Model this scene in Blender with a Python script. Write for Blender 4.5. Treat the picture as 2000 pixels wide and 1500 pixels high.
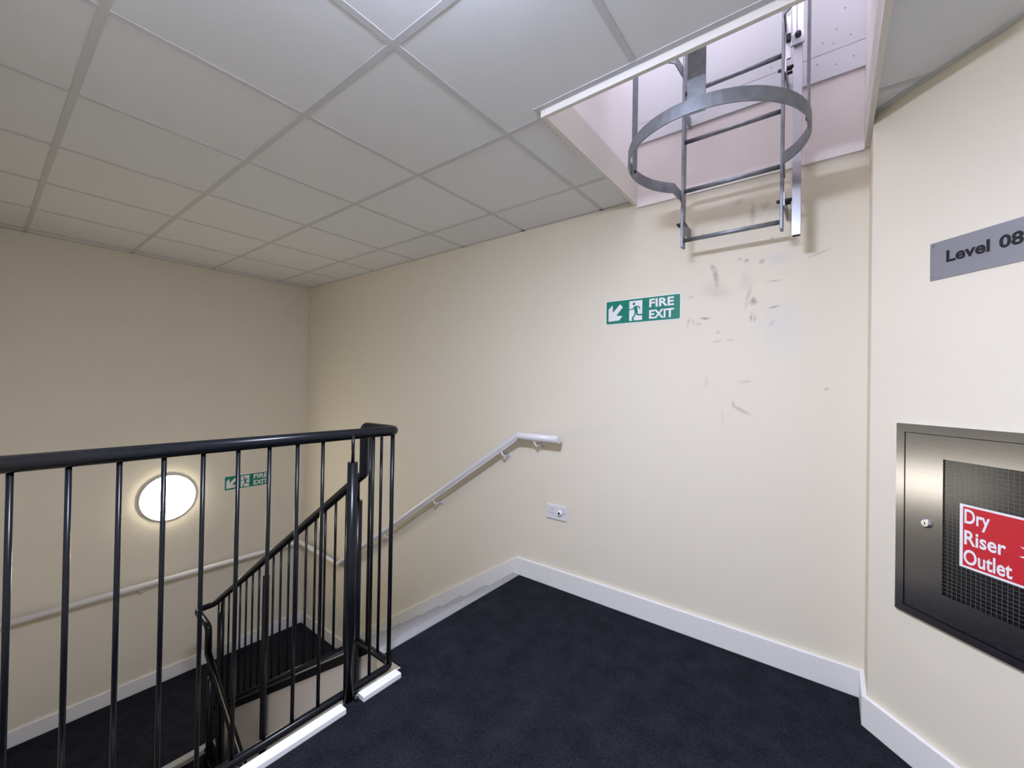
import bpy, bmesh, math, random
from mathutils import Vector, Matrix

random.seed(7)
scene = bpy.context.scene
for o in list(bpy.data.objects):
    bpy.data.objects.remove(o)
COL = scene.collection

# ------------------------------------------------------------------ camera
cam_data = bpy.data.cameras.new('camera')
cam_data.sensor_width = 36.0
cam_data.lens = 36.0 * 809.34 / 2000.0
cam_data.clip_start = 0.02
cam = bpy.data.objects.new('camera', cam_data)
COL.objects.link(cam)
_r = (0.79200859, 0.61026649, 0.01723943)
_u = (-0.00902805, -0.01652734, 0.99982265)
_f = (-0.61044318, 0.79202377, 0.00758028)
cam.matrix_world = Matrix(((_r[0], _u[0], -_f[0], 4.8661),
                           (_r[1], _u[1], -_f[1], -2.3752),
                           (_r[2], _u[2], -_f[2], 1.3187),
                           (0, 0, 0, 1)))
scene.camera = cam

# ------------------------------------------------------------------ world (daylight that falls down the roof hatch)
world = bpy.data.worlds.new('sky')
scene.world = world
world.use_nodes = True
bg = world.node_tree.nodes['Background']
bg.inputs['Color'].default_value = (0.88, 0.84, 1.0, 1)
bg.inputs['Strength'].default_value = 4.2

pd = bpy.data.lights.new('roof_hatch_portal', 'AREA')
pd.shape = 'RECTANGLE'; pd.size = 1.0; pd.size_y = 0.95
pd.cycles.is_portal = True
portal = bpy.data.objects.new('roof_hatch_portal', pd)
portal.location = (4.46, -0.5, 3.69)
COL.objects.link(portal)

LANDING_LAMP = 174.0
STAIR_LAMP = 30.0

vs = scene.view_settings
vs.view_transform = 'Standard'
vs.look = 'None'
vs.gamma = 1.0
vs.use_curve_mapping = False
vs.exposure = 0.0

# ------------------------------------------------------------------ materials
def new_mat(name):
    m = bpy.data.materials.new(name); m.use_nodes = True
    return m, m.node_tree.nodes, m.node_tree.links, m.node_tree.nodes['Principled BSDF']

def plain(name, col, rough=0.5, metal=0.0, spec=0.5, noise=0.0, nscale=40.0, bump=0.0, bscale=200.0, aniso=0.0):
    m, n, l, b = new_mat(name)
    b.inputs['Base Color'].default_value = (*col, 1)
    b.inputs['Roughness'].default_value = rough
    b.inputs['Metallic'].default_value = metal
    b.inputs['Specular IOR Level'].default_value = spec
    b.inputs['Anisotropic'].default_value = aniso
    tc = n.new('ShaderNodeTexCoord')
    if noise > 0:
        t = n.new('ShaderNodeTexNoise'); t.inputs['Scale'].default_value = nscale; t.inputs['Detail'].default_value = 4
        l.new(tc.outputs['Object'], t.inputs['Vector'])
        mr = n.new('ShaderNodeMapRange')
        mr.inputs['From Min'].default_value = 0.3; mr.inputs['From Max'].default_value = 0.7
        mr.inputs['To Min'].default_value = 1 - noise; mr.inputs['To Max'].default_value = 1 + noise
        l.new(t.outputs['Fac'], mr.inputs['Value'])
        mx = n.new('ShaderNodeVectorMath'); mx.operation = 'SCALE'
        mx.inputs[0].default_value = col
        l.new(mr.outputs['Result'], mx.inputs['Scale'])
        l.new(mx.outputs['Vector'], b.inputs['Base Color'])
    if bump > 0:
        t2 = n.new('ShaderNodeTexNoise'); t2.inputs['Scale'].default_value = bscale; t2.inputs['Detail'].default_value = 3
        l.new(tc.outputs['Object'], t2.inputs['Vector'])
        bp = n.new('ShaderNodeBump'); bp.inputs['Strength'].default_value = bump; bp.inputs['Distance'].default_value = 0.002
        l.new(t2.outputs['Fac'], bp.inputs['Height'])
        l.new(bp.outputs['Normal'], b.inputs['Normal'])
    return m

CREAM = (0.76, 0.70, 0.565)
M_WALL = plain('cream_wall_paint', CREAM, 0.75, spec=0.25, noise=0.015, nscale=2.5, bump=0.12, bscale=160)
M_SHAFT_LOW = plain('shaft_lower_board_paint', (0.80, 0.735, 0.715), 0.7, spec=0.3, noise=0.04, nscale=4)
M_SHAFT = plain('shaft_board_paint', (0.90, 0.86, 0.86), 0.7, spec=0.3, noise=0.03, nscale=3, bump=0.05)
M_SHAFT_UP = plain('shaft_upper_board_paint', (0.68, 0.69, 0.72), 0.6, spec=0.3, noise=0.03, nscale=3)
M_GLOSS = plain('white_gloss_trim', (0.82, 0.81, 0.77), 0.35, spec=0.4)
M_STRINGSIDE = plain('stair_side_paint_shade_darkened', (0.44, 0.42, 0.37), 0.7, spec=0.25, noise=0.03, nscale=3)  # wall paint darkened and greyed: shade in the stair void put into the colour
M_EDGE = plain('white_timber_edge', (0.88, 0.88, 0.87), 0.45, spec=0.4)
M_LINING = plain('hatch_lining_paint', (0.72, 0.69, 0.63), 0.45, spec=0.4)
M_TILE = plain('ceiling_tile', (0.765, 0.78, 0.80), 0.9, spec=0.1, noise=0.02, nscale=300, bump=0.25, bscale=420)
M_TBAR = plain('ceiling_grid_paint', (0.58, 0.585, 0.60), 0.5, spec=0.3)
M_BLACK = plain('black_gloss_steel', (0.007, 0.008, 0.010), 0.26, spec=0.22)
M_HANDRAIL = plain('white_handrail_coating', (0.72, 0.71, 0.70), 0.3, spec=0.5)
M_NOSING = plain('grey_stair_nosing', (0.34, 0.34, 0.335), 0.5, spec=0.4, noise=0.05, nscale=60)
M_GALV = plain('galvanised_steel', (0.25, 0.265, 0.29), 0.46, metal=0.7, noise=0.16, nscale=30)
M_ALU = plain('bright_aluminium', (0.62, 0.63, 0.68), 0.25, metal=0.9)
M_RAIL = plain('dull_aluminium', (0.47, 0.48, 0.52), 0.3, metal=0.9)
M_BOLT = plain('dark_bolt_steel', (0.06, 0.06, 0.07), 0.45, metal=0.7)
M_GREEN = plain('sign_green', (0.004, 0.20, 0.125), 0.35, spec=0.4)
M_WHITE = plain('sign_white', (0.80, 0.80, 0.80), 0.4, spec=0.4)
M_RED = plain('sign_red', (0.55, 0.012, 0.025), 0.4)
M_PLASTIC = plain('white_plastic', (0.72, 0.71, 0.72), 0.3, spec=0.5)
M_DARK = plain('black_plastic', (0.008, 0.008, 0.010), 0.4)
M_SIGNSTEEL = plain('satin_aluminium_plate', (0.34, 0.34, 0.36), 0.42, metal=0.5, noise=0.02, nscale=200)
M_TEXT = plain('black_lettering', (0.006, 0.006, 0.008), 0.5)
M_INSIDE = plain('cabinet_inside_dark', (0.035, 0.036, 0.042), 0.7)
M_WIRE = plain('glass_wire', (0.16, 0.17, 0.19), 0.4, metal=0.3)
M_VALVE = plain('red_valve_paint', (0.40, 0.02, 0.02), 0.4)

def carpet_mat():
    m, n, l, b = new_mat('charcoal_carpet')
    tc = n.new('ShaderNodeTexCoord')
    t = n.new('ShaderNodeTexNoise'); t.inputs['Scale'].default_value = 190; t.inputs['Detail'].default_value = 5; t.inputs['Roughness'].default_value = 0.75
    l.new(tc.outputs['Object'], t.inputs['Vector'])
    t2 = n.new('ShaderNodeTexNoise'); t2.inputs['Scale'].default_value = 9; t2.inputs['Detail'].default_value = 3
    l.new(tc.outputs['Object'], t2.inputs['Vector'])
    add = n.new('ShaderNodeMath'); add.operation = 'MULTIPLY_ADD'
    add.inputs[1].default_value = 0.25
    l.new(t2.outputs['Fac'], add.inputs[0]); l.new(t.outputs['Fac'], add.inputs[2])
    r = n.new('ShaderNodeValToRGB')
    r.color_ramp.elements[0].position = 0.50; r.color_ramp.elements[0].color = (0.0045, 0.0048, 0.0075, 1)
    r.color_ramp.elements[1].position = 0.86; r.color_ramp.elements[1].color = (0.033, 0.035, 0.045, 1)
    l.new(add.outputs[0], r.inputs['Fac'])
    l.new(r.outputs['Color'], b.inputs['Base Color'])
    b.inputs['Roughness'].default_value = 0.95
    b.inputs['Specular IOR Level'].default_value = 0.1
    bp = n.new('ShaderNodeBump'); bp.inputs['Strength'].default_value = 0.8; bp.inputs['Distance'].default_value = 0.004
    l.new(t.outputs['Fac'], bp.inputs['Height']); l.new(bp.outputs['Normal'], b.inputs['Normal'])
    return m
M_CARPET = carpet_mat()

def brushed_mat():
    m, n, l, b = new_mat('brushed_stainless')
    tc = n.new('ShaderNodeTexCoord')
    mp = n.new('ShaderNodeMapping'); mp.inputs['Rotation'].default_value = (0, 0, math.radians(45)); mp.inputs['Scale'].default_value = (3, 3, 900)
    l.new(tc.outputs['Object'], mp.inputs['Vector'])
    t = n.new('ShaderNodeTexNoise'); t.inputs['Scale'].default_value = 1.0; t.inputs['Detail'].default_value = 2
    l.new(mp.outputs['Vector'], t.inputs['Vector'])
    mr = n.new('ShaderNodeMapRange'); mr.inputs['To Min'].default_value = 0.22; mr.inputs['To Max'].default_value = 0.30
    l.new(t.outputs['Fac'], mr.inputs['Value']); l.new(mr.outputs['Result'], b.inputs['Roughness'])
    b.inputs['Base Color'].default_value = (0.41, 0.41, 0.44, 1)
    b.inputs['Metallic'].default_value = 1.0
    b.inputs['Anisotropic'].default_value = 0.85
    tg = n.new('ShaderNodeCombineXYZ'); tg.inputs[0].default_value = math.sqrt(.5); tg.inputs[1].default_value = -math.sqrt(.5)
    l.new(tg.outputs[0], b.inputs['Tangent'])
    return m
M_STEEL = brushed_mat()

def glass_mat():
    m, n, l, b = new_mat('cabinet_glass')
    b.inputs['Base Color'].default_value = (0.55, 0.58, 0.62, 1)
    b.inputs['Roughness'].default_value = 0.22
    b.inputs['Specular IOR Level'].default_value = 0.15
    b.inputs['Transmission Weight'].default_value = 1.0
    b.inputs['IOR'].default_value = 1.45
    return m
M_GLASS = glass_mat()

def emit_mat(name, col, strength):
    m, n, l, b = new_mat(name)
    b.inputs['Base Color'].default_value = (0.8, 0.8, 0.8, 1)
    b.inputs['Emission Color'].default_value = (*col, 1)
    b.inputs['Emission Strength'].default_value = strength
    return m
M_LAMP_A = emit_mat('landing_lamp_diffuser', (0.94, 1.02, 1.36), LANDING_LAMP)
M_LAMP_B = emit_mat('stair_lamp_diffuser', (1.0, 0.92, 0.74), STAIR_LAMP)

def scuffed_wall():
    """cream paint with the scuffs and the repaired patch under the ladder (fixed places on the wall)"""
    m, n, l, b = new_mat('cream_wall_paint_scuffed')
    b.inputs['Roughness'].default_value = 0.75
    b.inputs['Specular IOR Level'].default_value = 0.25
    geo = n.new('ShaderNodeNewGeometry')
    sep = n.new('ShaderNodeSeparateXYZ'); l.new(geo.outputs['Position'], sep.inputs[0])
    comb = n.new('ShaderNodeCombineXYZ')
    l.new(sep.outputs['X'], comb.inputs['X']); l.new(sep.outputs['Z'], comb.inputs['Y'])
    fine = n.new('ShaderNodeTexNoise'); fine.inputs['Scale'].default_value = 38; fine.inputs['Detail'].default_value = 6; fine.inputs['Roughness'].default_value = 0.7
    l.new(comb.outputs[0], fine.inputs['Vector'])
    col = None
    base = n.new('ShaderNodeRGB'); base.outputs[0].default_value = (*CREAM, 1)
    cur = base.outputs[0]
    # x, z, half length, half height, angle, colour, strength
    S = [(4.379, 1.92, .012, .050, 8, (.30, .24, .20), .75), (4.36, 1.975, .010, .016, 0, (.30, .25, .2), .6),
         (4.55, 1.771, .016, .018, 0, (.16, .14, .12), .8), (4.53, 1.80, .008, .06, -12, (.42, .30, .24), .45),
         (4.588, 1.965, .012, .012, 0, (.25, .22, .2), .55), (4.52, 1.98, .012, .008, 20, (.2, .18, .16), .6), (4.49, 1.992, .010, .007, 0, (.2, .18, .16), .6),
         (4.641, 1.732, .022, .005, 8, (.10, .09, .08), .9), (4.326, 1.703, .024, .006, -6, (.12, .1, .09), .9),
         (4.544, 1.69, .007, .022, -6, (.30, .2, .16), .7), (4.56, 1.685, .006, .02, -8, (.30, .2, .16), .55),
         (4.632, 1.655, .008, .016, -30, (.25, .2, .17), .6), (4.645, 1.86, .03, .006, 0, (.4, .36, .32), .6),
         (4.815, 1.962, .035, .005, 18, (.36, .33, .3), .7), (4.504, 1.222, .045, .009, -28, (.42, .34, .24), .75),
         (4.47, 1.25, .006, .016, 20, (.42, .34, .24), .6), (4.257, 1.825, .018, .006, 12, (.42, .38, .33), .6),
         (4.245, 1.69, .006, .025, -15, (.4, .36, .3), .6), (4.27, 1.688, .006, .02, 15, (.4, .36, .3), .5), (4.295, 1.675, .015, .008, 0, (.35, .3, .26), .5),
         (4.39, 1.625, .01, .01, 0, (.3, .27, .24), .5), (4.388, 1.578, .02, .006, 10, (.35, .31, .28), .5), (4.45, 1.58, .02, .005, -5, (.36, .32, .3), .5),
         (4.848, 1.334, .009, .006, 0, (.3, .27, .24), .6), (4.52, 1.365, .03, .008, 5, (.42, .37, .32), .45),
         (4.545, 2.215, .013, .045, 0, (.30, .30, .33), .6), (4.60, 2.235, .02, .02, 0, (.36, .36, .38), .5), (4.66, 2.22, .03, .012, 5, (.42, .42, .44), .5),
         (4.48, 2.29, .025, .014, 10, (.35, .33, .32), .5), (4.31, 2.15, .008, .012, -30, (.15, .14, .14), .7), (4.63, 2.07, .007, .008, 0, (.15, .14, .14), .7),
         (4.36, 1.86, .06, .04, 0, (.55, .44, .37), .35), (4.40, 1.83, .05, .03, 0, (.55, .44, .37), .35), (4.52, 1.88, .03, .05, 0, (.55, .46, .4), .35),
         (4.67, 1.63, .085, .12, 10, (.69, .665, .60), .9), (4.66, 1.97, .05, .03, 0, (.58, .57, .58), .5),
         (4.34, 1.36, .012, .03, 0, (.58, .52, .46), .45), (4.42, 1.18, .006, .04, 0, (.55, .49, .42), .4), (4.17, 1.02, .05, .02, 0, (.64, .58, .5), .3)]
    for (x, z, a, c, ang, colr, st) in S:
        mp = n.new('ShaderNodeMapping'); mp.vector_type = 'TEXTURE'
        mp.inputs['Location'].default_value = (x, z, 0)
        mp.inputs['Rotation'].default_value = (0, 0, math.radians(ang))
        mp.inputs['Scale'].default_value = (a * 1.5, c * 1.5, 1)
        l.new(comb.outputs[0], mp.inputs['Vector'])
        ln = n.new('ShaderNodeVectorMath'); ln.operation = 'LENGTH'; l.new(mp.outputs[0], ln.inputs[0])
        ad = n.new('ShaderNodeMath'); ad.operation = 'MULTIPLY_ADD'
        ad.inputs[1].default_value = 1.6
        l.new(fine.outputs['Fac'], ad.inputs[0]); l.new(ln.outputs['Value'], ad.inputs[2])
        mr = n.new('ShaderNodeMapRange')
        mr.inputs['From Min'].default_value = 1.0; mr.inputs['From Max'].default_value = 1.75
        mr.inputs['To Min'].default_value = st * 0.75; mr.inputs['To Max'].default_value = 0.0
        l.new(ad.outputs[0], mr.inputs['Value'])
        mx = n.new('ShaderNodeMix'); mx.data_type = 'RGBA'
        l.new(mr.outputs['Result'], mx.inputs['Factor'])
        l.new(cur, mx.inputs['A']); mx.inputs['B'].default_value = (*colr, 1)
        cur = mx.outputs['Result']
    l.new(cur, b.inputs['Base Color'])
    t2 = n.new('ShaderNodeTexNoise'); t2.inputs['Scale'].default_value = 160
    l.new(comb.outputs[0], t2.inputs['Vector'])
    bp = n.new('ShaderNodeBump'); bp.inputs['Strength'].default_value = 0.12; bp.inputs['Distance'].default_value = 0.002
    l.new(t2.outputs['Fac'], bp.inputs['Height']); l.new(bp.outputs['Normal'], b.inputs['Normal'])
    return m
M_WALL_MAIN = scuffed_wall()

# ------------------------------------------------------------------ mesh helpers (world coordinates in, origin moved to the centre)
class MB:
    def __init__(s):
        s.v = []; s.f = []; s.sm = []
    def add(s, verts, faces, smooth=False):
        k = len(s.v)
        s.v += [Vector(v) for v in verts]
        for i, f in enumerate(faces):
            s.f.append([k + j for j in f])
            s.sm.append(smooth if isinstance(smooth, bool) else smooth[i])
        return s
    def box(s, x0, x1, y0, y1, z0, z1):
        v = [(x, y, z) for z in (z0, z1) for y in (y0, y1) for x in (x0, x1)]
        return s.add(v, [(0, 2, 3, 1), (4, 5, 7, 6), (0, 1, 5, 4), (2, 6, 7, 3), (0, 4, 6, 2), (1, 3, 7, 5)])
    def hexa(s, v):   # 8 corners ordered like box()
        return s.add(v, [(0, 2, 3, 1), (4, 5, 7, 6), (0, 1, 5, 4), (2, 6, 7, 3), (0, 4, 6, 2), (1, 3, 7, 5)])
    def prism(s, poly, vec):   # poly: 3D points, extruded by vec
        n = len(poly); vec = Vector(vec)
        a = [Vector(q) for q in poly]; b = [q + vec for q in a]
        faces = [tuple(reversed(range(n))), tuple(range(n, 2 * n))]
        for i in range(n):
            j = (i + 1) % n
            faces.append((i, j, n + j, n + i))
        return s.add(a + b, faces)
    def tube(s, pts, r, seg=16, cap=True):
        P = [Vector(q) for q in pts]
        T = []
        for i in range(len(P)):
            a = P[max(i - 1, 0)]; b = P[min(i + 1, len(P) - 1)]
            if 0 < i < len(P) - 1:
                t = ((P[i] - a).normalized() + (b - P[i]).normalized())
            else:
                t = b - a
            T.append(t.normalized())
        up = Vector((0, 0, 1)) if abs(T[0].z) < 0.9 else Vector((1, 0, 0))
        nrm = (up - T[0] * up.dot(T[0])).normalized()
        V = []
        for i, q in enumerate(P):
            if i:
                ax = T[i - 1].cross(T[i])
                if ax.length > 1e-7:
                    nrm = Matrix.Rotation(T[i - 1].angle(T[i]), 3, ax.normalized()) @ nrm
            nrm = (nrm - T[i] * nrm.dot(T[i])).normalized()
            bn = T[i].cross(nrm)
            sc = 1.0
            if 0 < i < len(P) - 1:
                c = (P[i] - P[i - 1]).normalized().dot((P[i + 1] - P[i]).normalized())
                sc = 1.0
            for k in range(seg):
                an = 2 * math.pi * k / seg
                V.append(q + (nrm * math.cos(an) + bn * math.sin(an)) * r * sc)
        F = []; S = []
        for i in range(len(P) - 1):
            for k in range(seg):
                k2 = (k + 1) % seg
                F.append((i * seg + k, i * seg + k2, (i + 1) * seg + k2, (i + 1) * seg + k)); S.append(True)
        if cap:
            F.append(tuple(reversed(range(seg)))); S.append(False)
            o = (len(P) - 1) * seg
            F.append(tuple(o + k for k in range(seg))); S.append(False)
        return s.add(V, F, S)
    def lathe(s, base, axis, prof, seg=32):   # prof: list of (radius, height along axis)
        ax = Vector(axis).normalized()
        up = Vector((0, 0, 1)) if abs(ax.z) < 0.9 else Vector((1, 0, 0))
        e1 = (up - ax * up.dot(ax)).normalized(); e2 = ax.cross(e1)
        V = []; F = []; S = []
        for (r, hgt) in prof:
            for k in range(seg):
                an = 2 * math.pi * k / seg
                V.append(Vector(base) + ax * hgt + (e1 * math.cos(an) + e2 * math.sin(an)) * r)
        for i in range(len(prof) - 1):
            for k in range(seg):
                k2 = (k + 1) % seg
                F.append((i * seg + k, i * seg + k2, (i + 1) * seg + k2, (i + 1) * seg + k)); S.append(True)
        F.append(tuple(reversed(range(seg)))); S.append(False)
        o = (len(prof) - 1) * seg
        F.append(tuple(o + k for k in range(seg))); S.append(False)
        return s.add(V, F, S)

def fillet(pts, rad, n=7):
    """polyline with rounded corners"""
    P = [Vector(q) for q in pts]; out = [P[0]]
    for i in range(1, len(P) - 1):
        a = (P[i - 1] - P[i]); b = (P[i + 1] - P[i])
        r = rad[i - 1] if isinstance(rad, (list, tuple)) else rad
        ang = a.angle(b)
        if r <= 0 or ang > math.pi - 0.01:
            out.append(P[i]); continue
        d = min(r / math.tan(ang / 2), a.length * 0.49, b.length * 0.49)
        p0 = P[i] + a.normalized() * d; p2 = P[i] + b.normalized() * d
        for k in range(n + 1):
            t = k / n
            out.append(p0 * (1 - t) ** 2 + P[i] * 2 * t * (1 - t) + p2 * t * t)
    out.append(P[-1])
    return out

def wpos(o):
    q = Vector((0, 0, 0))
    while o is not None:
        q += Vector(o.location); o = o.parent
    return q

def build(name, mb, mat, parent=None, bevel=0.0, at=None):
    V = mb.v
    lo = Vector([min(v[i] for v in V) for i in range(3)]); hi = Vector([max(v[i] for v in V) for i in range(3)])
    c = (lo + hi) / 2
    if at is not None: c = Vector(at)
    me = bpy.data.meshes.new(name)
    me.from_pydata([tuple(v - c) for v in V], [], mb.f)
    me.polygons.foreach_set('use_smooth', mb.sm)
    bm = bmesh.new(); bm.from_mesh(me)
    bmesh.ops.recalc_face_normals(bm, faces=bm.faces)
    if bevel > 0:
        ed = [e for e in bm.edges if len(e.link_faces) == 2 and e.calc_face_angle(0) > 0.6]
        bmesh.ops.bevel(bm, geom=ed, offset=bevel, segments=2, profile=0.5, affect='EDGES')
    bm.to_mesh(me); bm.free()
    me.materials.append(mat)
    o = bpy.data.objects.new(name, me)
    COL.objects.link(o)
    if parent is not None:
        o.parent = parent
        o.location = c - wpos(parent)
    else:
        o.location = c
    return o

def place_copy(src, centre, parent):
    o = src.copy(); COL.objects.link(o); o.parent = parent
    o.location = Vector(centre) - wpos(parent)
    return o

def thing(name, label, cat, loc, group=None):
    o = bpy.data.objects.new(name, None); COL.objects.link(o)
    o.location = loc; o.empty_display_size = 0.1
    o['label'] = label; o['category'] = cat
    if group: o['group'] = group
    return o

def struct(name, mb, mat, label=None, bevel=0.0):
    o = build(name, mb, mat, None, bevel)
    o['kind'] = 'structure'
    if label: o['label'] = label
    return o

def text_mesh(body, offset=0.0):
    """flat triangulated lettering, list of 2D verts + faces, unit box normalised by caller"""
    cu = bpy.data.curves.new('lettering', 'FONT'); cu.body = body; cu.size = 1.0; cu.offset = offset
    cu.resolution_u = 4
    ob = bpy.data.objects.new('lettering_tmp', cu); COL.objects.link(ob)
    dg = bpy.context.evaluated_depsgraph_get(); dg.update()
    me = bpy.data.meshes.new_from_object(ob.evaluated_get(dg))
    vs_ = [(v.co.x, v.co.y) for v in me.vertices]; fs = [tuple(p.vertices) for p in me.polygons]
    bpy.data.objects.remove(ob); bpy.data.meshes.remove(me); bpy.data.curves.remove(cu)
    return vs_, fs

def lettering(mb, body, frame, u0, u1, v0, v1, n, offset=0.0, bb=None):
    """fit body into the rectangle u0..u1, v0..v1 of frame(u, v, n)"""
    V, F = text_mesh(body, offset)
    xs = [q[0] for q in V]; ys = [q[1] for q in V]
    x0, x1 = min(xs), max(xs); y0, y1 = (min(ys), max(ys)) if bb is None else bb
    mb.add([frame(u0 + (q[0] - x0) / (x1 - x0) * (u1 - u0), v0 + (q[1] - y0) / (y1 - y0) * (v1 - v0), n) for q in V], F)

# ------------------------------------------------------------------ dimensions (metres, landing carpet = 0)
CEIL = 2.431
RISE, GO = 0.1611, 0.25
NOSE_X = 3.09
HALF = -9 * RISE
B = Vector((4.99, -0.195, 0)); D = Vector((math.sqrt(.5), -math.sqrt(.5), 0)); N = Vector((-math.sqrt(.5), -math.sqrt(.5), 0))
def RW(s, n, z):          # right (45 degree) wall: s along, n out of the wall into the room
    q = B + D * s + N * n
    return Vector((q.x, q.y, z))

# ------------------------------------------------------------------ walls
struct('wall_main', MB().box(-0.2, 5.2, 0, 0.2, -3.1, 3.7), M_WALL_MAIN)
struct('wall_left', MB().box(-0.2, 0, -2.7, 0, -3.1, 2.6), M_WALL)
mb = MB()
q = RW(0.13, 0, 0); qb = RW(0.13, -0.2, 0)
mb.prism([(4.99, 0, -0.3), (B.x, B.y, -0.3), (q.x, q.y, -0.3), (qb.x, qb.y, -0.3), (qb.x, 0, -0.3)], (0, 0, 2.9))
def rw_box(mb, s0, s1, n0, n1, z0, z1):
    return mb.hexa([RW(s, n, z) for z in (z0, z1) for n in (n0, n1) for s in (s0, s1)])
rw_box(mb, 0.13, 0.85, -0.2, 0, 1.19, 2.6)
rw_box(mb, 0.13, 0.85, -0.2, 0, -0.3, 0.55)
rw_box(mb, 0.85, 2.2, -0.2, 0, -0.3, 2.6)
struct('wall_right', mb, M_WALL)
EX = RW(2.2, 0, 0).x; EY = RW(2.2, 0, 0).y
struct('wall_end', MB().box(EX, EX + 0.2, -3.4, EY + 0.1, -0.3, 2.6), M_WALL)
struct('wall_back', MB().box(3.27, EX + 0.2, -3.4, -3.2, -0.3, 2.6), M_WALL)
mb = MB().box(-0.2, 3.27, -2.7, -2.5, -3.1, 2.6); mb.box(3.07, 3.27, -3.4, -2.7, -3.1, 2.6)
struct('wall_stairwell_back', mb, M_WALL)
struct('wall_lower_right', MB().box(5.0, 5.2, -3.4, 0, -3.1, -0.31), M_WALL)
# spine wall under the upper flight, top edge follows the pitch line of the nosings
SL = RISE / GO
def pitch(x): return -SL * (NOSE_X - x)
y0, y1 = -1.13, -1.10
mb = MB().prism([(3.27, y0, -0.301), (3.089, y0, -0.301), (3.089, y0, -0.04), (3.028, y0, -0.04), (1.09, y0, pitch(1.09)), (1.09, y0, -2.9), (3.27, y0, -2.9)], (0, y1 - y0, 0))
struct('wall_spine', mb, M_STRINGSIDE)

# shaft above the hatch
SX0, SX1, SY0 = 3.95, 4.972, -0.985
TOP = 3.69
struct('wall_shaft_left', MB().box(SX0 - 0.1, SX0, SY0 - 0.1, 0, 2.56, TOP), M_SHAFT)
struct('wall_shaft_right', MB().box(SX1, SX1 + 0.1, SY0 - 0.1, 0, 2.56, TOP), M_SHAFT)
struct('wall_shaft_front', MB().box(SX0, SX1, SY0 - 0.1, SY0, 2.56, TOP), M_SHAFT)
sb = struct('trim_1', MB().box(SX0, SX1, -0.014, 0, 2.386, 2.75), M_SHAFT_LOW, 'pinkish white board at the foot of the hatch shaft', 0.0015)
up = struct('trim_2', MB().box(SX0, SX1, -0.026, 0, 2.75, 2.867), M_SHAFT_UP, 'narrow white board strip above the lower shaft board', 0.001)
up2 = struct('trim_3', MB().box(SX0, SX1, -0.026, 0, 2.869, TOP), M_SHAFT_UP, 'tall white board lining the back of the hatch shaft', 0.001)
for (x, z) in [(4.87, 2.80), (4.80, 2.83), (4.93, 2.81), (4.86, 2.90), (4.92, 2.91), (4.87, 2.96), (4.82, 2.92), (4.45, 2.82), (4.06, 2.82), (4.62, 2.90), (4.90, 3.04)]:
    build('screw', MB().lathe((x, -0.0255, z), (0, -1, 0), [(.004, 0), (.0035, .0012)], 8), M_NOSING, up if z < 2.868 else up2)
ZL = 2.404
mb = MB().box(SX0 - 0.02, SX0, SY0 - 0.018, -0.001, ZL, 2.56)
struct('trim_4', mb, M_LINING, 'painted board lining the stair side of the ceiling hatch', 0.0015)
struct('trim_5', MB().box(SX0, SX1 + 0.02, SY0 - 0.018, SY0, ZL, 2.56), M_LINING, 'painted board lining the near side of the ceiling hatch', 0.0015)
struct('trim_6', MB().box(SX1, SX1 + 0.018, SY0, -0.001, ZL - 0.012, 2.56), M_LINING, 'painted board lining the hatch beside the angled wall', 0.0015)

# ------------------------------------------------------------------ ceiling: slab, lay-in tiles, grid bars
mb = MB()
mb.box(-0.2, SX0 - 0.02, -3.4, 0.0, 2.50, 2.6)
mb.box(SX0 - 0.02, SX1 + 0.02, -3.4, SY0 - 0.02, 2.50, 2.6)
mb.box(SX1 + 0.02, EX + 0.2, -3.4, 0.0, 2.50, 2.6)
ceiling = struct('ceiling', mb, M_TILE, 'suspended ceiling of square white tiles in a grid')
def clip(poly, a, b, c):      # keep a*x+b*y <= c
    out = []
    for i in range(len(poly)):
        p, r = poly[i], poly[(i + 1) % len(poly)]
        dp, dr = a * p[0] + b * p[1] - c, a * r[0] + b * r[1] - c
        if dp <= 0: out.append(p)
        if (dp < 0 < dr) or (dr < 0 < dp):
            t = dp / (dp - dr); out.append((p[0] + (r[0] - p[0]) * t, p[1] + (r[1] - p[1]) * t))
    return out
def area(poly):
    return 0.5 * abs(sum(poly[i][0] * poly[(i + 1) % len(poly)][1] - poly[(i + 1) % len(poly)][0] * poly[i][1] for i in range(len(poly)))) if len(poly) > 2 else 0
HX0, HX1, HY = SX0 - 0.021, SX1 + 0.019, SY0 - 0.019
def ceiling_pieces(x0, x1, y0, y1):
    P = [(x0, y0), (x1, y0), (x1, y1), (x0, y1)]
    P = clip(P, 1, 1, B.x + B.y - 0.002)
    P = clip(P, -1, 0, -0.001); P = clip(P, 1, 0, EX - 0.001); P = clip(P, 0, 1, -0.001); P = clip(P, 0, -1, 3.199)
    res = []
    for Q in (clip(P, 1, 0, HX0), clip(clip(clip(P, -1, 0, -HX0), 1, 0, HX1), 0, 1, HY), clip(P, -1, 0, -HX1)):
        if area(Q) > 1e-5: res.append(Q)
    # the stairwell is only 2.5 m deep
    out = []
    for Q in res:
        if min(p[1] for p in Q) > -2.499: out.append(Q); continue
        for z in (clip(Q, -1, 0, -3.27), clip(clip(Q, 1, 0, 3.27), 0, -1, 2.499)):
            if area(z) > 1e-5: out.append(z)
    return out
GX = [0.7224 + 0.6 * k for k in range(-1, 11)]
GY = [-(0.3568 + 0.6 * k) for k in range(0, 7)]
xs = [0.0] + GX; ys = [0.0] + GY
cache = {}
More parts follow.
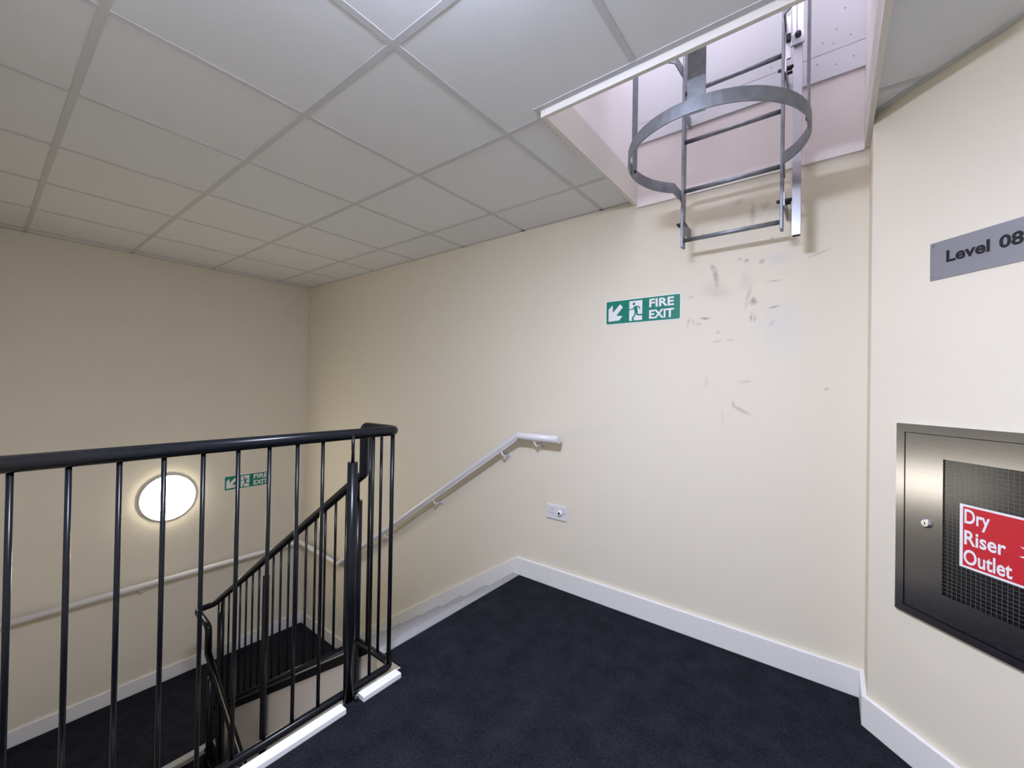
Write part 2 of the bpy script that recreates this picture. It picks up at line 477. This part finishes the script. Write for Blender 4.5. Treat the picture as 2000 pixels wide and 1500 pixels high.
for i in range(len(xs) - 1):
    for j in range(len(ys) - 1):
        pcs = ceiling_pieces(xs[i] + 0.001, xs[i + 1] - 0.001, ys[j + 1] + 0.001, ys[j] - 0.001)
        if not pcs or sum(area(Q) for Q in pcs) < 0.002: continue
        full = len(pcs) == 1 and abs(area(pcs[0]) - 0.598 ** 2) < 1e-4
        cx, cy = (xs[i] + xs[i + 1]) / 2, (ys[j] + ys[j + 1]) / 2
        if full and 'tile' in cache:
            place_copy(cache['tile'], (cx, cy, CEIL + 0.0105), ceiling); continue
        mb = MB()
        for Q in pcs: mb.prism([(p[0], p[1], CEIL + 0.003) for p in Q], (0, 0, 0.015))
        t = build('ceiling_tile', mb, M_TILE, ceiling)
        if full: cache['tile'] = t
def bar(x0, x1, y0, y1, nm='grid_bar'):
    for Q in ceiling_pieces(x0, x1, y0, y1):
        if area(Q) < 2e-4: continue
        build(nm, MB().prism([(p[0], p[1], CEIL + 0.001) for p in Q], (0, 0, 0.0017)), M_TBAR, ceiling)
for y in GY: bar(0, EX, y - 0.012, y + 0.012)
for x in GX:
    yy = [0.0] + GY
    for j in range(len(yy) - 1): bar(x - 0.012, x + 0.012, yy[j + 1] + 0.012, yy[j] - (0.012 if j else 0))
bar(0, 5.0, -0.020, 0, 'edge_angle'); bar(0, 0.020, -2.5, -0.02, 'edge_angle')
# angle along the 45 degree wall and round the hatch
build('edge_angle', rw_box(MB(), 0.0, 2.2, 0.001, 0.022, CEIL - 0.001, CEIL + 0.0025), M_TBAR, ceiling)
build('edge_angle', MB().box(SX0 - 0.042, SX0 - 0.0215, SY0 - 0.0195, -0.021, CEIL - 0.0005, CEIL + 0.0025), M_TBAR, ceiling)
build('edge_angle', MB().box(SX0 - 0.042, SX1 + 0.04, SY0 - 0.042, SY0 - 0.0195, CEIL - 0.0005, CEIL + 0.0025), M_TBAR, ceiling)

# ------------------------------------------------------------------ floors
def floorpoly(pts, z): return [(p[0], p[1], z) for p in pts]
c2 = RW(2.2, 0, 0)
mb = MB().prism(floorpoly([(NOSE_X, 0), (4.99, 0), (B.x, B.y), (c2.x, c2.y), (EX, -3.2), (3.27, -3.2), (3.27, -1.13), (NOSE_X, -1.13)], -0.30), (0, 0, 0.292))
floor = struct('floor', mb, M_WALL, 'charcoal carpeted top landing')
mb = MB().prism(floorpoly([(3.142, -0.018), (4.972, -0.018), (4.972, -0.20), (c2.x - .02, c2.y - .01), (EX - .02, -3.2), (3.285, -3.2), (3.285, -1.13), (3.142, -1.13)], -0.0079), (0, 0, 0.0079))
build('carpet', mb, M_CARPET, floor)
mb = MB().prism(floorpoly([(0, 0), (1.09, 0), (1.09, -1.20), (1.15, -1.20), (1.15, -2.5), (0, -2.5)], HALF - 0.2), (0, 0, 0.192))
fh = struct('floor_half_landing', mb, M_WALL, 'charcoal carpeted half landing below')
mb = MB().prism(floorpoly([(0.018, -0.018), (1.09, -0.018), (1.09, -1.20), (1.095, -1.20), (1.095, -2.5), (0.018, -2.5)], HALF - 0.0079), (0, 0, 0.0079))
build('carpet', mb, M_CARPET, fh)
struct('floor_lower', MB().box(0, 5.0, -3.2, 0, -3.1, -2.9), M_CARPET, 'carpeted floor at the foot of the lower flight')

# white edge board along the landing void, notched round the post
mb = MB().box(3.298, 3.342, -1.368, -1.178, 0.0, 0.022)
struct('trim_7', mb, M_EDGE, 'short white edge board at the corner of the landing', 0.002)
mb = MB().box(3.298, 3.342, -2.5, -1.445, 0.0, 0.022)
struct('trim_8', mb, M_EDGE, 'long white edge board along the landing void', 0.002)

# ------------------------------------------------------------------ skirting
def skirt(name, mb): return struct(name, mb, M_GLOSS, None, 0.003)
skirt('baseboard_main', MB().box(3.112, 4.99, -0.018, 0, 0.0, 0.12))
zs = lambda x: 0.12 - 0.652 * (3.112 - x)
mb = MB().prism([(3.112, -0.018, 0.12), (3.112, -0.018, -0.16), (1.3, -0.018, zs(1.3) - 0.36), (1.02, -0.018, HALF), (1.02, -0.018, HALF + 0.12 + .035), (1.045, -0.018, zs(1.045))], (0, 0.018, 0))
skirt('baseboard_stair', mb)
skirt('baseboard_half_landing', MB().box(0.018, 1.02, -0.018, 0, HALF, HALF + 0.12))
skirt('baseboard_left', MB().box(0, 0.018, -2.5, 0, HALF, HALF + 0.12))
mb = MB()
a0 = Vector((4.972, 0)); 
# mitre between the return (faces -x) and the angled wall
mt = math.tan(math.radians(22.5)) * 0.018
mb.prism([(4.99, -0.018, 0), (4.972, -0.018, 0), (4.972, B.y - mt, 0), (B.x, B.y, 0)], (0, 0, 0.12))
skirt('baseboard_return', mb)
a = Vector((4.972, B.y - mt, 0)); e0 = RW(2.2, 0.0, 0); e1 = RW(2.2, 0.018, 0)
mb = MB().prism([(B.x, B.y, 0), (a.x, a.y, 0), (e1.x, e1.y, 0), (e0.x, e0.y, 0)], (0, 0, 0.12))
skirt('baseboard_right', mb)

# ------------------------------------------------------------------ stairs
st = thing('stair_flight', 'upper carpeted stair flight with grey nosings going down beside the long wall', 'stairs', (NOSE_X, -0.57, 0))
def nosing(x, z, ya, yb, parent, sgn=-1):
    # L shaped strip: sgn is the direction of descent along x
    w = 0.056
    mb = MB().prism([(x, ya, z + 0.003), (x - sgn * w, ya, z + 0.003), (x - sgn * w, ya, z - 0.004), (x - sgn * 0.006, ya, z - 0.004), (x - sgn * 0.006, ya, z - 0.032), (x, ya, z - 0.032)], (0, yb - ya, 0))
    return build('nosing', mb, M_NOSING, parent, 0.0012)
n0 = nosing(NOSE_X - 0.006, 0, -1.128, -0.018, st)
for i in range(1, 10):
    z = -RISE * i
    xr = NOSE_X - GO * (i - 1)
    build('riser', MB().box(xr - 0.001, xr + 0.018, -1.098, -0.019, z, z + RISE - 0.032), M_CARPET, st)
    if i < 9:
        xf = NOSE_X - GO * i
        build('tread', MB().box(xf, xr + 0.018, -1.098, -0.019, z - 0.032, z - 0.0005), M_CARPET, st)
        place_copy(n0, (xf + 0.022, (-1.098 - 0.019) / 2, z - 0.0145), st).scale = (1, (1.098 - 0.019) / (1.128 - 0.018), 1)
# black steel capping along the open side
x0, x1 = NOSE_X - 0.10, 1.10
mb = MB().prism([(x0, -1.1385, pitch(x0)), (x0, -1.1385, pitch(x0) + 0.05), (x1, -1.1385, pitch(x1) + 0.05), (x1, -1.1385, pitch(x1))], (0, 0.0425, 0))
build('string', mb, M_BLACK, st, 0.003)

st2 = thing('stair_flight', 'lower stair flight going down from the half landing under the landing railing', 'stairs', (1.15, -1.86, HALF))
n1 = nosing(1.15, HALF, -2.49, -1.23, st2, 1)
for i in range(1, 9):
    z = HALF - RISE * i; xr = 1.15 + GO * (i - 1)
    build('riser', MB().box(xr - 0.018, xr + 0.001, -2.49, -1.23, z, z + RISE - 0.032), M_CARPET, st2)
    build('tread', MB().box(xr - 0.018, xr + GO, -2.49, -1.23, z - 0.032, z - 0.0005), M_CARPET, st2)
    place_copy(n1, (xr + GO - 0.028, -1.86, z - 0.0145), st2)
mb = MB().prism([(1.15, -1.232, HALF - 0.05), (1.15, -1.232, HALF + 0.02), (3.15, -1.232, HALF - 2 * SL + 0.02), (3.15, -1.232, HALF - 2 * SL - 0.25), (1.15, -1.232, HALF - 0.25)], (0, 0.02, 0))
build('string', mb, M_BLACK, st2, 0.003)

# ------------------------------------------------------------------ black balustrade (one welded thing)
XR, YR = 3.25, -1.16
bal = thing('balustrade', 'black tubular steel balustrade round the stair void', 'railing', (XR, -1.40, 0))
RZ = 1.106
RT = 0.0225
KX, KZ = 0.935, -0.473
Y2 = -1.28
path = fillet([(XR, -2.498, RZ), (XR, YR, RZ), (2.988, YR, RZ), (2.988, YR, 0.865), (KX, YR, KZ), (KX, Y2, KZ - 0.004), (1.212, Y2, KZ - 0.03), (1.212, Y2, -0.70), (3.0, Y2, -0.70 - 1.788 * SL)],
              [0.045, 0.03, 0.006, 0.03, 0.045, 0.05, 0.01], 8)
build('handrail', MB().tube(path, RT, 20), M_BLACK, bal)
BZ = 0.012; RB = 0.0165
def rail1(x): return 0.865 + (x - 2.988) * (0.865 - KZ) / (2.988 - KX)
def brail1(x): return pitch(x) + 0.082
path = fillet([(XR, -2.498, BZ), (XR, YR, BZ), (2.95, YR, BZ)], 0.05, 8)
build('bottom_rail', MB().tube(path, RB, 16), M_BLACK, bal)
build('bottom_rail', MB().tube([(2.955, YR, brail1(2.955)), (1.0, YR, brail1(1.0))], RB, 16), M_BLACK, bal)
def rail2(x): return -0.70 - (x - 1.212) * SL
def brail2(x): return HALF + 0.10 - (x - 1.15) * SL
build('bottom_rail', MB().tube([(1.22, Y2, brail2(1.22)), (3.0, Y2, brail2(3.0))], RB, 16), M_BLACK, bal)
RBAL = 0.0068
def baluster(x, y, z0, z1, r=RBAL):
    return build('baluster', MB().tube([(x, y, z0), (x, y, z1)], r, 12), M_BLACK, bal)
b0 = None
yl = [-1.283] + [-1.515 - 0.1003 * k for k in range(10)]
for y in yl:
    if b0 is None: b0 = baluster(XR, y, BZ, RZ)
    else: place_copy(b0, (XR, y, (BZ + RZ) / 2), bal)
baluster(XR - 0.004, YR - 0.018, BZ, RZ, 0.0095)
for x in (3.135, 3.042): baluster(x, YR, BZ, RZ)
posts1 = [2.945, 1.879, 1.092]
x = 2.945 - 0.1066
k = 1
f0 = None
while x > 1.0:
    if min(abs(x - q) for q in posts1) > 0.03:
        if f0 is None: f0 = baluster(x, YR, brail1(x), rail1(x)); fl = rail1(x) - brail1(x)
        else: baluster(x, YR, brail1(x), rail1(x))
    x -= 0.1066
for k in range(14):
    x = 1.33 + 0.105 * k
    baluster(x, Y2, brail2(x), rail2(x))
def post(x, y, z0, z1, ztop):
    p = build('post', MB().tube([(x, y, z0), (x, y, z1)], 0.0205, 20), M_BLACK, bal, 0.0)
    build('rod', MB().tube([(x, y, z1 - 0.01), (x, y, ztop)], 0.0068, 12), M_BLACK, p)
    return p
pl = post(XR + 0.028, -1.40, -0.22, 0.992, RZ)
build('bolt', MB().tube([(XR + 0.045, -1.382, 0.012), (XR + 0.068, -1.382, 0.012)], 0.007, 8), M_BOLT, pl)
for xq, zt in ((2.945, 0.722), (1.879, 0.025), (1.092, -0.492)):
    pp = post(xq, YR, zt - 1.25, zt, rail1(xq))
    build('bolt', MB().tube([(xq, YR + 0.015, zt - 1.12), (xq, YR + 0.03, zt - 1.12)], 0.010, 8), M_BOLT, pp)
for xq in (1.27, 2.2):
    post(xq, Y2, brail2(xq) - 0.09, rail2(xq) - 0.11, rail2(xq))

# ------------------------------------------------------------------ white wall handrail
hr = thing('wall_handrail', 'white round handrail bracketed to the cream walls beside the stairs', 'handrail', (3.158, 0, 0.99))
HYO = -0.078; HR = 0.0250
path = fillet([(3.485, HYO, 0.985), (3.155, HYO, 0.985), (0.895, HYO, -0.515), (0.10, HYO, -0.490), (0.075, -0.10, -0.490), (0.075, -2.47, -0.49)], [0.012, 0.012, 0.0, 0.0], 5)
build('rail', MB().tube(path, HR, 18), M_HANDRAIL, hr, 0.0)
def bracket(px, pz, axis, along):
    """px: rail centre point, axis: unit vector from wall into room; along: unit along wall"""
    c = Vector(px); ax = Vector(axis); al = Vector(along); upv = Vector((0, 0, 1))
    w = c - ax * 0.078                     # wall point level with the rail
    base = w - upv * 0.060 + al * 0.016
    br = build('bracket', MB().lathe(base, ax, [(0.023, 0), (0.023, 0.004), (0.021, 0.006)], 20), M_HANDRAIL, hr)
    e = base + ax * 0.006
    arm = fillet([e, base + ax * 0.066, c - upv * 0.022], 0.012, 4)
    build('arm', MB().tube(arm, 0.0062, 10), M_HANDRAIL, br)
    for an in (90, 210, 330):
        s = base + ax * 0.0055 + (al * math.cos(math.radians(an)) + upv * math.sin(math.radians(an))) * 0.0155
        build('screw', MB().lathe(s, ax, [(0.0042, 0), (0.0035, 0.0014)], 8), M_BOLT, br)
def hz(x): return 0.985 if x > 3.155 else -0.515 + (x - 0.895) * 1.5 / 2.26
for x in (3.285, 3.005, 2.30, 1.655):
    bracket((x, HYO, hz(x)), 0, (0, -1, 0), (1, 0, 0))
for y in (-1.43, -2.3):
    bracket((0.075, y, -0.49), 0, (1, 0, 0), (0, -1, 0))

# ------------------------------------------------------------------ fire exit signs
def fire_sign(frame, label, loc):
    W_, H_ = 0.436, 0.137
    s = thing('fire_exit_sign', label, 'sign', loc, None)
    mb = MB().hexa([frame(u, v, n) for n in (0.0, 0.0022) for v in (-0.005, H_ + 0.005) for u in (-0.004, W_ + 0.004)])
    bd = build('backing', mb, M_WHITE, s, 0.0006)
    def poly(pts, n): return [frame(p[0], p[1], n) for p in pts]
    # green face with slightly rounded corners
    c = 0.007; out = []
    for (cx, cy, a0_) in ((W_ - c, H_ - c, 0), (c, H_ - c, 90), (c, c, 180), (W_ - c, c, 270)):
        for k in range(4):
            a_ = math.radians(a0_ + k * 30); out.append((cx + c * math.cos(a_), cy + c * math.sin(a_)))
    nv = frame(0, 0, 1) - frame(0, 0, 0)
    build('face', MB().prism(poly(out, 0.0022), nv * 0.0005), M_GREEN, s)
    def z2s(x, y):     # digitised drawing coordinates to sign metres
        u = (x - 255) / 1425.0
        t = 520 - 175 * u; b_ = 930 - 115 * u
        return (u * W_, (1 - (y - t) / (b_ - t)) * H_)
    arrow = [z2s(*p) for p in ((300, 655), (385, 570), (392, 712), (540, 550), (600, 605), (465, 765), (592, 768), (525, 852), (300, 880))]
    build('arrow', MB().add(poly(arrow, 0.0030), [tuple(range(9))]), M_WHITE, s)
    pn = [(0.333 * W_, 0.075 * H_), (0.513 * W_, 0.075 * H_), (0.513 * W_, 0.925 * H_), (0.333 * W_, 0.925 * H_)]
    build('doorway', MB().add(poly(pn, 0.0030), [(0, 1, 2, 3)]), M_WHITE, s)
    mb = MB()
    hc = z2s(822, 540)
    mb.add(poly([(hc[0] + 0.0082 * math.cos(k * math.pi / 8), hc[1] + 0.0082 * math.sin(k * math.pi / 8)) for k in range(16)], 0.0035), [tuple(range(16))])
    lvl = [0.0035]
    def stroke(pts, w):
        P = [Vector(z2s(*p)) for p in pts]
        for i in range(len(P) - 1):
            d = (P[i + 1] - P[i]).normalized(); nn = Vector((-d.y, d.x)) * w
            lvl[0] += 0.00001
            mb.add(poly([P[i] - nn, P[i + 1] - nn, P[i + 1] + nn, P[i] + nn], lvl[0]), [(0, 1, 2, 3)])
        for q_ in P:
            lvl[0] += 0.00001
            mb.add(poly([(q_.x + w * math.cos(k * math.pi / 5), q_.y + w * math.sin(k * math.pi / 5)) for k in range(10)], lvl[0]), [tuple(range(10))])
    stroke([(852, 608), (870, 690)], 0.0100)
    stroke([(838, 592), (798, 640), (742, 648)], 0.0030)
    stroke([(860, 585), (915, 585), (942, 628)], 0.0032)
    stroke([(862, 690), (835, 760), (792, 815), (818, 848)], 0.0045)
    stroke([(880, 690), (892, 742), (1000, 740)], 0.0045)
    build('running_figure', mb, M_GREEN, s)
    for word, va, vb in (('FIRE', 0.57, 0.925), ('EXIT', 0.09, 0.455)):
        mb = MB()
        lettering(mb, word, frame, 0.607 * W_, 0.925 * W_, va * H_, vb * H_, 0.0032, 0.030)
        build('lettering', mb, M_WHITE, s)
fire_sign(lambda u, v, n: Vector((3.764 + u, -n, 1.7145 + v)), 'green and white FIRE EXIT sign on the wall below the ceiling hatch', (3.982, 0, 1.7145))
fire_sign(lambda u, v, n: Vector((n, -0.808 + u, 0.218 + v)), 'green and white FIRE EXIT sign seen through the balusters beside the round lamp', (0, -0.59, 0.218))

# ------------------------------------------------------------------ round wall lamps
def lamp(c, ax, mat, label):
    s = thing('wall_lamp', label, 'lamp', c)
    build('base', MB().lathe(c, ax, [(0.212, 0), (0.212, 0.022), (0.205, 0.028)], 48), M_PLASTIC, s)
    build('diffuser', MB().lathe(Vector(c) + Vector(ax) * 0.028, ax, [(0.203, 0), (0.198, 0.012), (0.16, 0.026), (0.08, 0.033), (0.01, 0.035)], 48), mat, s)
lamp((0, -1.262, 0.242), (1, 0, 0), M_LAMP_B, 'lit round white wall lamp above the half landing')
c = (4.26, -1.96, CEIL)
s_ = thing('ceiling_lamp', 'lit round white ceiling lamp above the landing', 'lamp', c)
build('base', MB().lathe(c, (0, 0, -1), [(0.205, 0), (0.205, 0.025), (0.198, 0.030)], 48), M_PLASTIC, s_)
build('diffuser', MB().lathe((c[0], c[1], c[2] - 0.030), (0, 0, -1), [(0.193, 0), (0.187, 0.014), (0.165, 0.028), (0.12, 0.038), (0.06, 0.043), (0.02, 0.044)], 48), M_LAMP_A, s_)

# ------------------------------------------------------------------ socket
so = thing('wall_socket', 'white double wall socket low on the wall beside the white handrail end', 'socket', (3.43, 0, 0.445))
build('plate', MB().box(3.354, 3.506, -0.010, 0, 0.447, 0.540), M_PLASTIC, so, 0.004)
for (x, z, w, hh) in ((3.398, 0.512, .004, .009), (3.387, 0.488, .008, .004), (3.409, 0.486, .008, .004)):
    build('pin_hole', MB().box(x - w / 2, x + w / 2, -0.0104, -0.009, z - hh / 2, z + hh / 2), M_DARK, so)
for x in (3.368, 3.494):
    build('screw', MB().lathe((x, -0.0095, 0.495), (0, -1, 0), [(0.0035, 0), (0.003, 0.0012)], 10), M_BOLT, so)
cv = build('round_cover', MB().lathe((3.461, -0.009, 0.497), (0, -1, 0), [(0.018, 0), (0.018, 0.010), (0.014, 0.016), (0.009, 0.017)], 24), M_WHITE, so)
build('lens', MB().lathe((3.461, -0.0255, 0.497), (0, -1, 0), [(0.0085, 0), (0.006, 0.002)], 16), M_DARK, cv)

# ------------------------------------------------------------------ ladder with cage hoops
LX0, LX1 = 4.256, 4.682       # stile centres
LY = -0.168
ld = thing('access_ladder', 'galvanised steel access ladder with safety hoops rising through the ceiling hatch', 'ladder', (4.469, LY, 2.046))
LT = 3.60
for lx in (LX0, LX1):
    build('stile', MB().box(lx - 0.006, lx + 0.006, LY - 0.025, LY + 0.025, 2.046, LT), M_GALV, ld, 0.0015)
r0 = None
for k in range(7):
    z = 2.084 + 0.2520 * k
    if r0 is None: r0 = build('rung', MB().tube([(LX0 + 0.005, LY, z), (LX1 - 0.005, LY, z)], 0.0105, 14), M_GALV, ld)
    else: place_copy(r0, ((LX0 + LX1) / 2, LY, z), ld)
# hoop: flat bar, inner radius 0.33
HC = Vector((4.468, -0.535)); HRAD = 0.331
def band(path, z0, z1, th):
    """vertical flat bar bent along a 2D path"""
    P = [Vector(p) for p in path]; mb = MB(); L = []; Rr = []
    for i in range(len(P)):
        a_ = P[max(i - 1, 0)]; b_ = P[min(i + 1, len(P) - 1)]
        d = (b_ - a_).normalized(); nn = Vector((-d.y, d.x)) * th / 2
        L.append(P[i] + nn); Rr.append(P[i] - nn)
    V = []; F = []
    for i in range(len(P)):
        V += [(L[i].x, L[i].y, z0), (Rr[i].x, Rr[i].y, z0), (Rr[i].x, Rr[i].y, z1), (L[i].x, L[i].y, z1)]
    S = []
    for i in range(len(P) - 1):
        for k in range(4):
            k2 = (k + 1) % 4
            F.append((4 * i + k, 4 * i + k2, 4 * i + 4 + k2, 4 * i + 4 + k)); S.append(False)
    F += [(3, 2, 1, 0), tuple(4 * (len(P) - 1) + k for k in range(4))]; S += [False, False]
    mb.add(V, F, S)
    return mb
for hz0 in (2.285, 2.925):
    pts = [(LX0 - 0.007, LY + 0.018), (LX0 - 0.009, LY - 0.022)]
    a_s, a_e = math.radians(133), math.radians(133 + 274)
    for k in range(49):
        an = a_s + (a_e - a_s) * k / 48
        pts.append((HC.x + HRAD * math.cos(an), HC.y + HRAD * math.sin(an)))
    pts += [(LX1 + 0.009, LY - 0.022), (LX1 + 0.007, LY + 0.018)]
    build('hoop', band(pts, hz0, hz0 + 0.05, 0.006), M_GALV, ld)
# vertical cage straps on the inside of the hoops
def strap(an):
    an = math.radians(an)
    r = HRAD - 0.007
    c = HC + Vector((math.cos(an), math.sin(an))) * r; t = Vector((-math.sin(an), math.cos(an))) * 0.030
    n_ = Vector((math.cos(an), math.sin(an))) * 0.003
    mb = MB().hexa([(q_.x, q_.y, z) for z in (2.283, LT) for q_ in (c - n_ - t, c - n_ + t, c + n_ - t, c + n_ + t)])
    s_ = build('cage_strap', mb, M_GALV, ld, 0.001)
    for hz0 in (2.31, 2.95):
        q_ = c - n_
        build('bolt', MB().lathe((q_.x, q_.y, hz0), (-math.cos(an), -math.sin(an), 0), [(.008, 0), (.008, .005)], 6), M_BOLT, s_)
strap(273); strap(183); strap(-3)
# wall stand-off brackets
for lx, sg in ((LX0, -1), (LX1, 1)):
    for z in (2.165, 2.76, 3.4):
        xa = lx + sg * 0.006
        br = build('wall_bracket', MB().box(min(xa, xa + sg * 0.006), max(xa, xa + sg * 0.006), LY - 0.010, -0.02 if z > 2.4 else 0, z - 0.024, z + 0.034), M_GALV, ld, 0.001)
        for yb in (LY + 0.002, LY + 0.03):
            build('bolt', MB().tube([(xa - sg * 0.016, yb, z + 0.008), (xa + sg * 0.026, yb, z + 0.008)], 0.0065, 8), M_BOLT, br)
# guide rail beside the right stile with its sliding head
GX0, GX1 = 4.721, 4.753
mb = MB(); gy0, gy1 = LY - 0.018, LY + 0.014
zb = 2.010
for (xa, xb, ya, yb) in ((GX0, GX1, gy0, gy0 + 0.003), (GX0, GX0 + 0.003, gy0 + 0.003, gy1), (GX1 - 0.003, GX1, gy0 + 0.003, gy1), (GX0 + 0.003, GX1 - 0.003, gy1 - 0.003, gy1)):
    mb.box(xa, xb, ya, yb, zb, LT)
gr = build('guide_rail', mb, M_RAIL, ld)
build('end_plug', MB().box(GX0 + 0.004, GX1 - 0.004, gy0 + 0.004, gy1 - 0.004, zb + 0.004, zb + 0.02), M_DARK, gr)
for z in (2.175, 2.77, 3.3):
    build('clamp', MB().box(LX1 + 0.007, LX1 + 0.014, LY - 0.032, LY + 0.012, z - 0.03, z + 0.03), M_ALU, gr, 0.001)
    build('bolt', MB().tube([(LX1 - 0.02, LY - 0.006, z), (GX0, LY - 0.006, z)], 0.008, 6), M_BOLT, gr)
hd = build('sliding_head', MB().box(GX0 - 0.010, GX1 + 0.008, gy0 - 0.014, gy0 - 0.001, 2.845, 2.895), M_ALU, gr, 0.002)
mb = MB().box(GX0 - 0.006, GX0 + 0.010, gy0 - 0.012, gy0 - 0.001, 2.895, 3.10); mb.box(GX0 + 0.014, GX1 + 0.004, gy0 - 0.012, gy0 - 0.001, 2.895, 3.10)
build('cheek_plate', mb, M_ALU, gr, 0.001)
build('latch', MB().lathe((GX0 + 0.016, gy0 - 0.014, 2.885), (0, -1, 0), [(0.012, 0), (0.012, 0.008), (0.006, 0.014)], 16), M_BOLT, gr)
build('side_plate', MB().box(LX1 + 0.008, GX0 - 0.010, gy0 - 0.006, gy0 + 0.004, 2.80, 2.99), M_ALU, gr, 0.001)
build('stop_block', MB().box(LX1 + 0.010, GX0 - 0.010, gy0 - 0.016, gy0 - 0.006, 2.875, 2.905), M_DARK, gr, 0.001)

# ------------------------------------------------------------------ level sign on the angled wall
ls = thing('level_sign', 'satin metal plate lettered Level 08 on the angled wall', 'sign', RW(0.37, 0, 1.713))
frame = lambda u, v, n: RW(0.208 + u, n, 1.713 + v)
build('plate', rw_box(MB(), 0.208, 0.532, 0, 0.003, 1.713, 1.843), M_SIGNSTEEL, ls, 0.0008)
for word, ua, ub in (('Level', 0.049, 0.165), ('08', 0.187, 0.243)):
    mb = MB()
    lettering(mb, word, frame, ua, ub, 0.0515, 0.0915, 0.0034, 0.032)
    build('lettering', mb, M_TEXT, ls)
for (u, v) in ((0.010, 0.012), (0.010, 0.118), (0.314, 0.012), (0.314, 0.118)):
    build('screw', MB().lathe(frame(u, v, 0.0028), N, [(0.0042, 0), (0.003, 0.0018)], 10), M_ALU, ls)

# ------------------------------------------------------------------ dry riser cabinet, set into the angled wall
cb = thing('dry_riser_cabinet', 'brushed steel cabinet with wired glass door set into the angled wall', 'cabinet', RW(0.49, 0, 0.53))
S0, S1, Z0, Z1 = 0.110, 0.870, 0.530, 1.211
I0, I1, J0, J1 = 0.138, 0.842, 0.556, 1.181
def ring(mb, a, b_, n0_, n1_):      # a: outer (s0,s1,z0,z1), b_: inner
    rw_box(mb, a[0], b_[0], n0_, n1_, a[2], a[3]); rw_box(mb, b_[1], a[1], n0_, n1_, a[2], a[3])
    rw_box(mb, b_[0], b_[1], n0_, n1_, a[2], b_[2]); rw_box(mb, b_[0], b_[1], n0_, n1_, b_[3], a[3])
    return mb
build('frame', ring(MB(), (S0, S1, Z0, Z1), (I0, I1, J0, J1), 0.0005, 0.012), M_STEEL, cb)
mb = MB(); t = 0.004
rw_box(mb, I0, I1, -0.19, -0.186, J0, J1)
rw_box(mb, I0, I0 + t, -0.186, -0.002, J0, J1); rw_box(mb, I1 - t, I1, -0.186, -0.002, J0, J1)
rw_box(mb, I0 + t, I1 - t, -0.186, -0.002, J0, J0 + t); rw_box(mb, I0 + t, I1 - t, -0.186, -0.002, J1 - t, J1)
build('box', mb, M_INSIDE, cb)
g = 0.0022
G0, G1, K0, K1 = 0.258, 0.722, 0.648, 1.101
door = build('door', ring(MB(), (I0 + g, I1 - g, J0 + g, J1 - g), (G0, G1, K0, K1), -0.002, 0.0095), M_STEEL, cb)
build('pane', rw_box(MB(), G0, G1, 0.0015, 0.0055, K0, K1), M_GLASS, door)
mb = MB(); w = 0.00045; pitch_w = 0.0127
nS = int((G1 - G0) / pitch_w); nZ = int((K1 - K0) / pitch_w)
for i in range(1, nS + 1): rw_box(mb, G0 + i * pitch_w - w, G0 + i * pitch_w + w, 0.0053, 0.0058, K0, K1)
for j in range(1, nZ + 1): rw_box(mb, G0, G1, 0.0053, 0.0059, K0 + j * pitch_w - w, K0 + j * pitch_w + w)
wm = build('wire_mesh', mb, M_WIRE, door); wm['kind'] = 'stuff'
lk = build('lock', MB().lathe(RW(0.211, 0.0095, 0.872), N, [(0.0165, 0), (0.0165, 0.003), (0.0125, 0.007), (0.0115, 0.009)], 28), M_ALU, door)
build('key_slot', rw_box(MB(), 0.2098, 0.2122, 0.0180, 0.0190, 0.867, 0.877), M_DARK, lk)
sg = build('notice', rw_box(MB(), 0.304, 0.640, 0.0060, 0.0068, 0.765, 0.967), M_WHITE, door)
build('notice_face', rw_box(MB(), 0.313, 0.631, 0.0068, 0.0070, 0.772, 0.960), M_RED, sg)
fr2 = lambda u, v, n: RW(u, n, v)
for word, ua, ub, va, vb in (('Dry', 0.317, 0.3815, 0.8935, 0.9535), ('Riser', 0.317, 0.4195, 0.8395, 0.886), ('Outlet', 0.3155, 0.434, 0.778, 0.826)):
    mb = MB()
    lettering(mb, word, fr2, ua, ub, va, vb, 0.0074, 0.020)
    build('lettering', mb, M_WHITE, sg)
mb = MB()
# white burst of wedges at the right of the notice, only its tips are in view
cu, cv_ = 0.515, 0.862
for k in range(14):
    an = math.radians(k * 360 / 14 + 8)
    p0 = (cu + 0.068 * math.cos(an), cv_ + 0.068 * math.sin(an))
    p1 = (cu + 0.040 * math.cos(an + 0.16), cv_ + 0.040 * math.sin(an + 0.16)); p2 = (cu + 0.040 * math.cos(an - 0.16), cv_ + 0.040 * math.sin(an - 0.16))
    mb.add([fr2(*p0, 0.0074), fr2(*p1, 0.0074), fr2(*p2, 0.0074)], [(0, 1, 2)])
build('spray_symbol', mb, M_WHITE, sg)['kind'] = 'stuff'
# red landing valve inside
vl = thing('landing_valve', 'red landing valve behind the wired glass of the steel cabinet', 'valve', RW(0.50, -0.185, 0.90))
vc = RW(0.50, -0.10, 0.93)
build('body', MB().lathe(RW(0.50, -0.1855, 0.93), N, [(0.05, 0), (0.05, 0.012), (0.034, 0.02), (0.034, 0.07), (0.046, 0.075), (0.046, 0.09), (0.03, 0.095), (0.03, 0.12)], 24), M_VALVE, vl)
build('handwheel', MB().tube([vc + Vector((0, 0, 0.10)) + (D * math.cos(k * math.pi / 12) + N * math.sin(k * math.pi / 12)) * 0.05 for k in range(25)], 0.007, 8), M_VALVE, vl)
mb = MB().tube([vc, vc + Vector((0, 0, 0.10))], 0.014, 10); mb.tube([vc + Vector((0, 0, 0.10)) - D * 0.05, vc + Vector((0, 0, 0.10)) + D * 0.05], 0.005, 8)
build('spindle', mb, M_BOLT, vl)
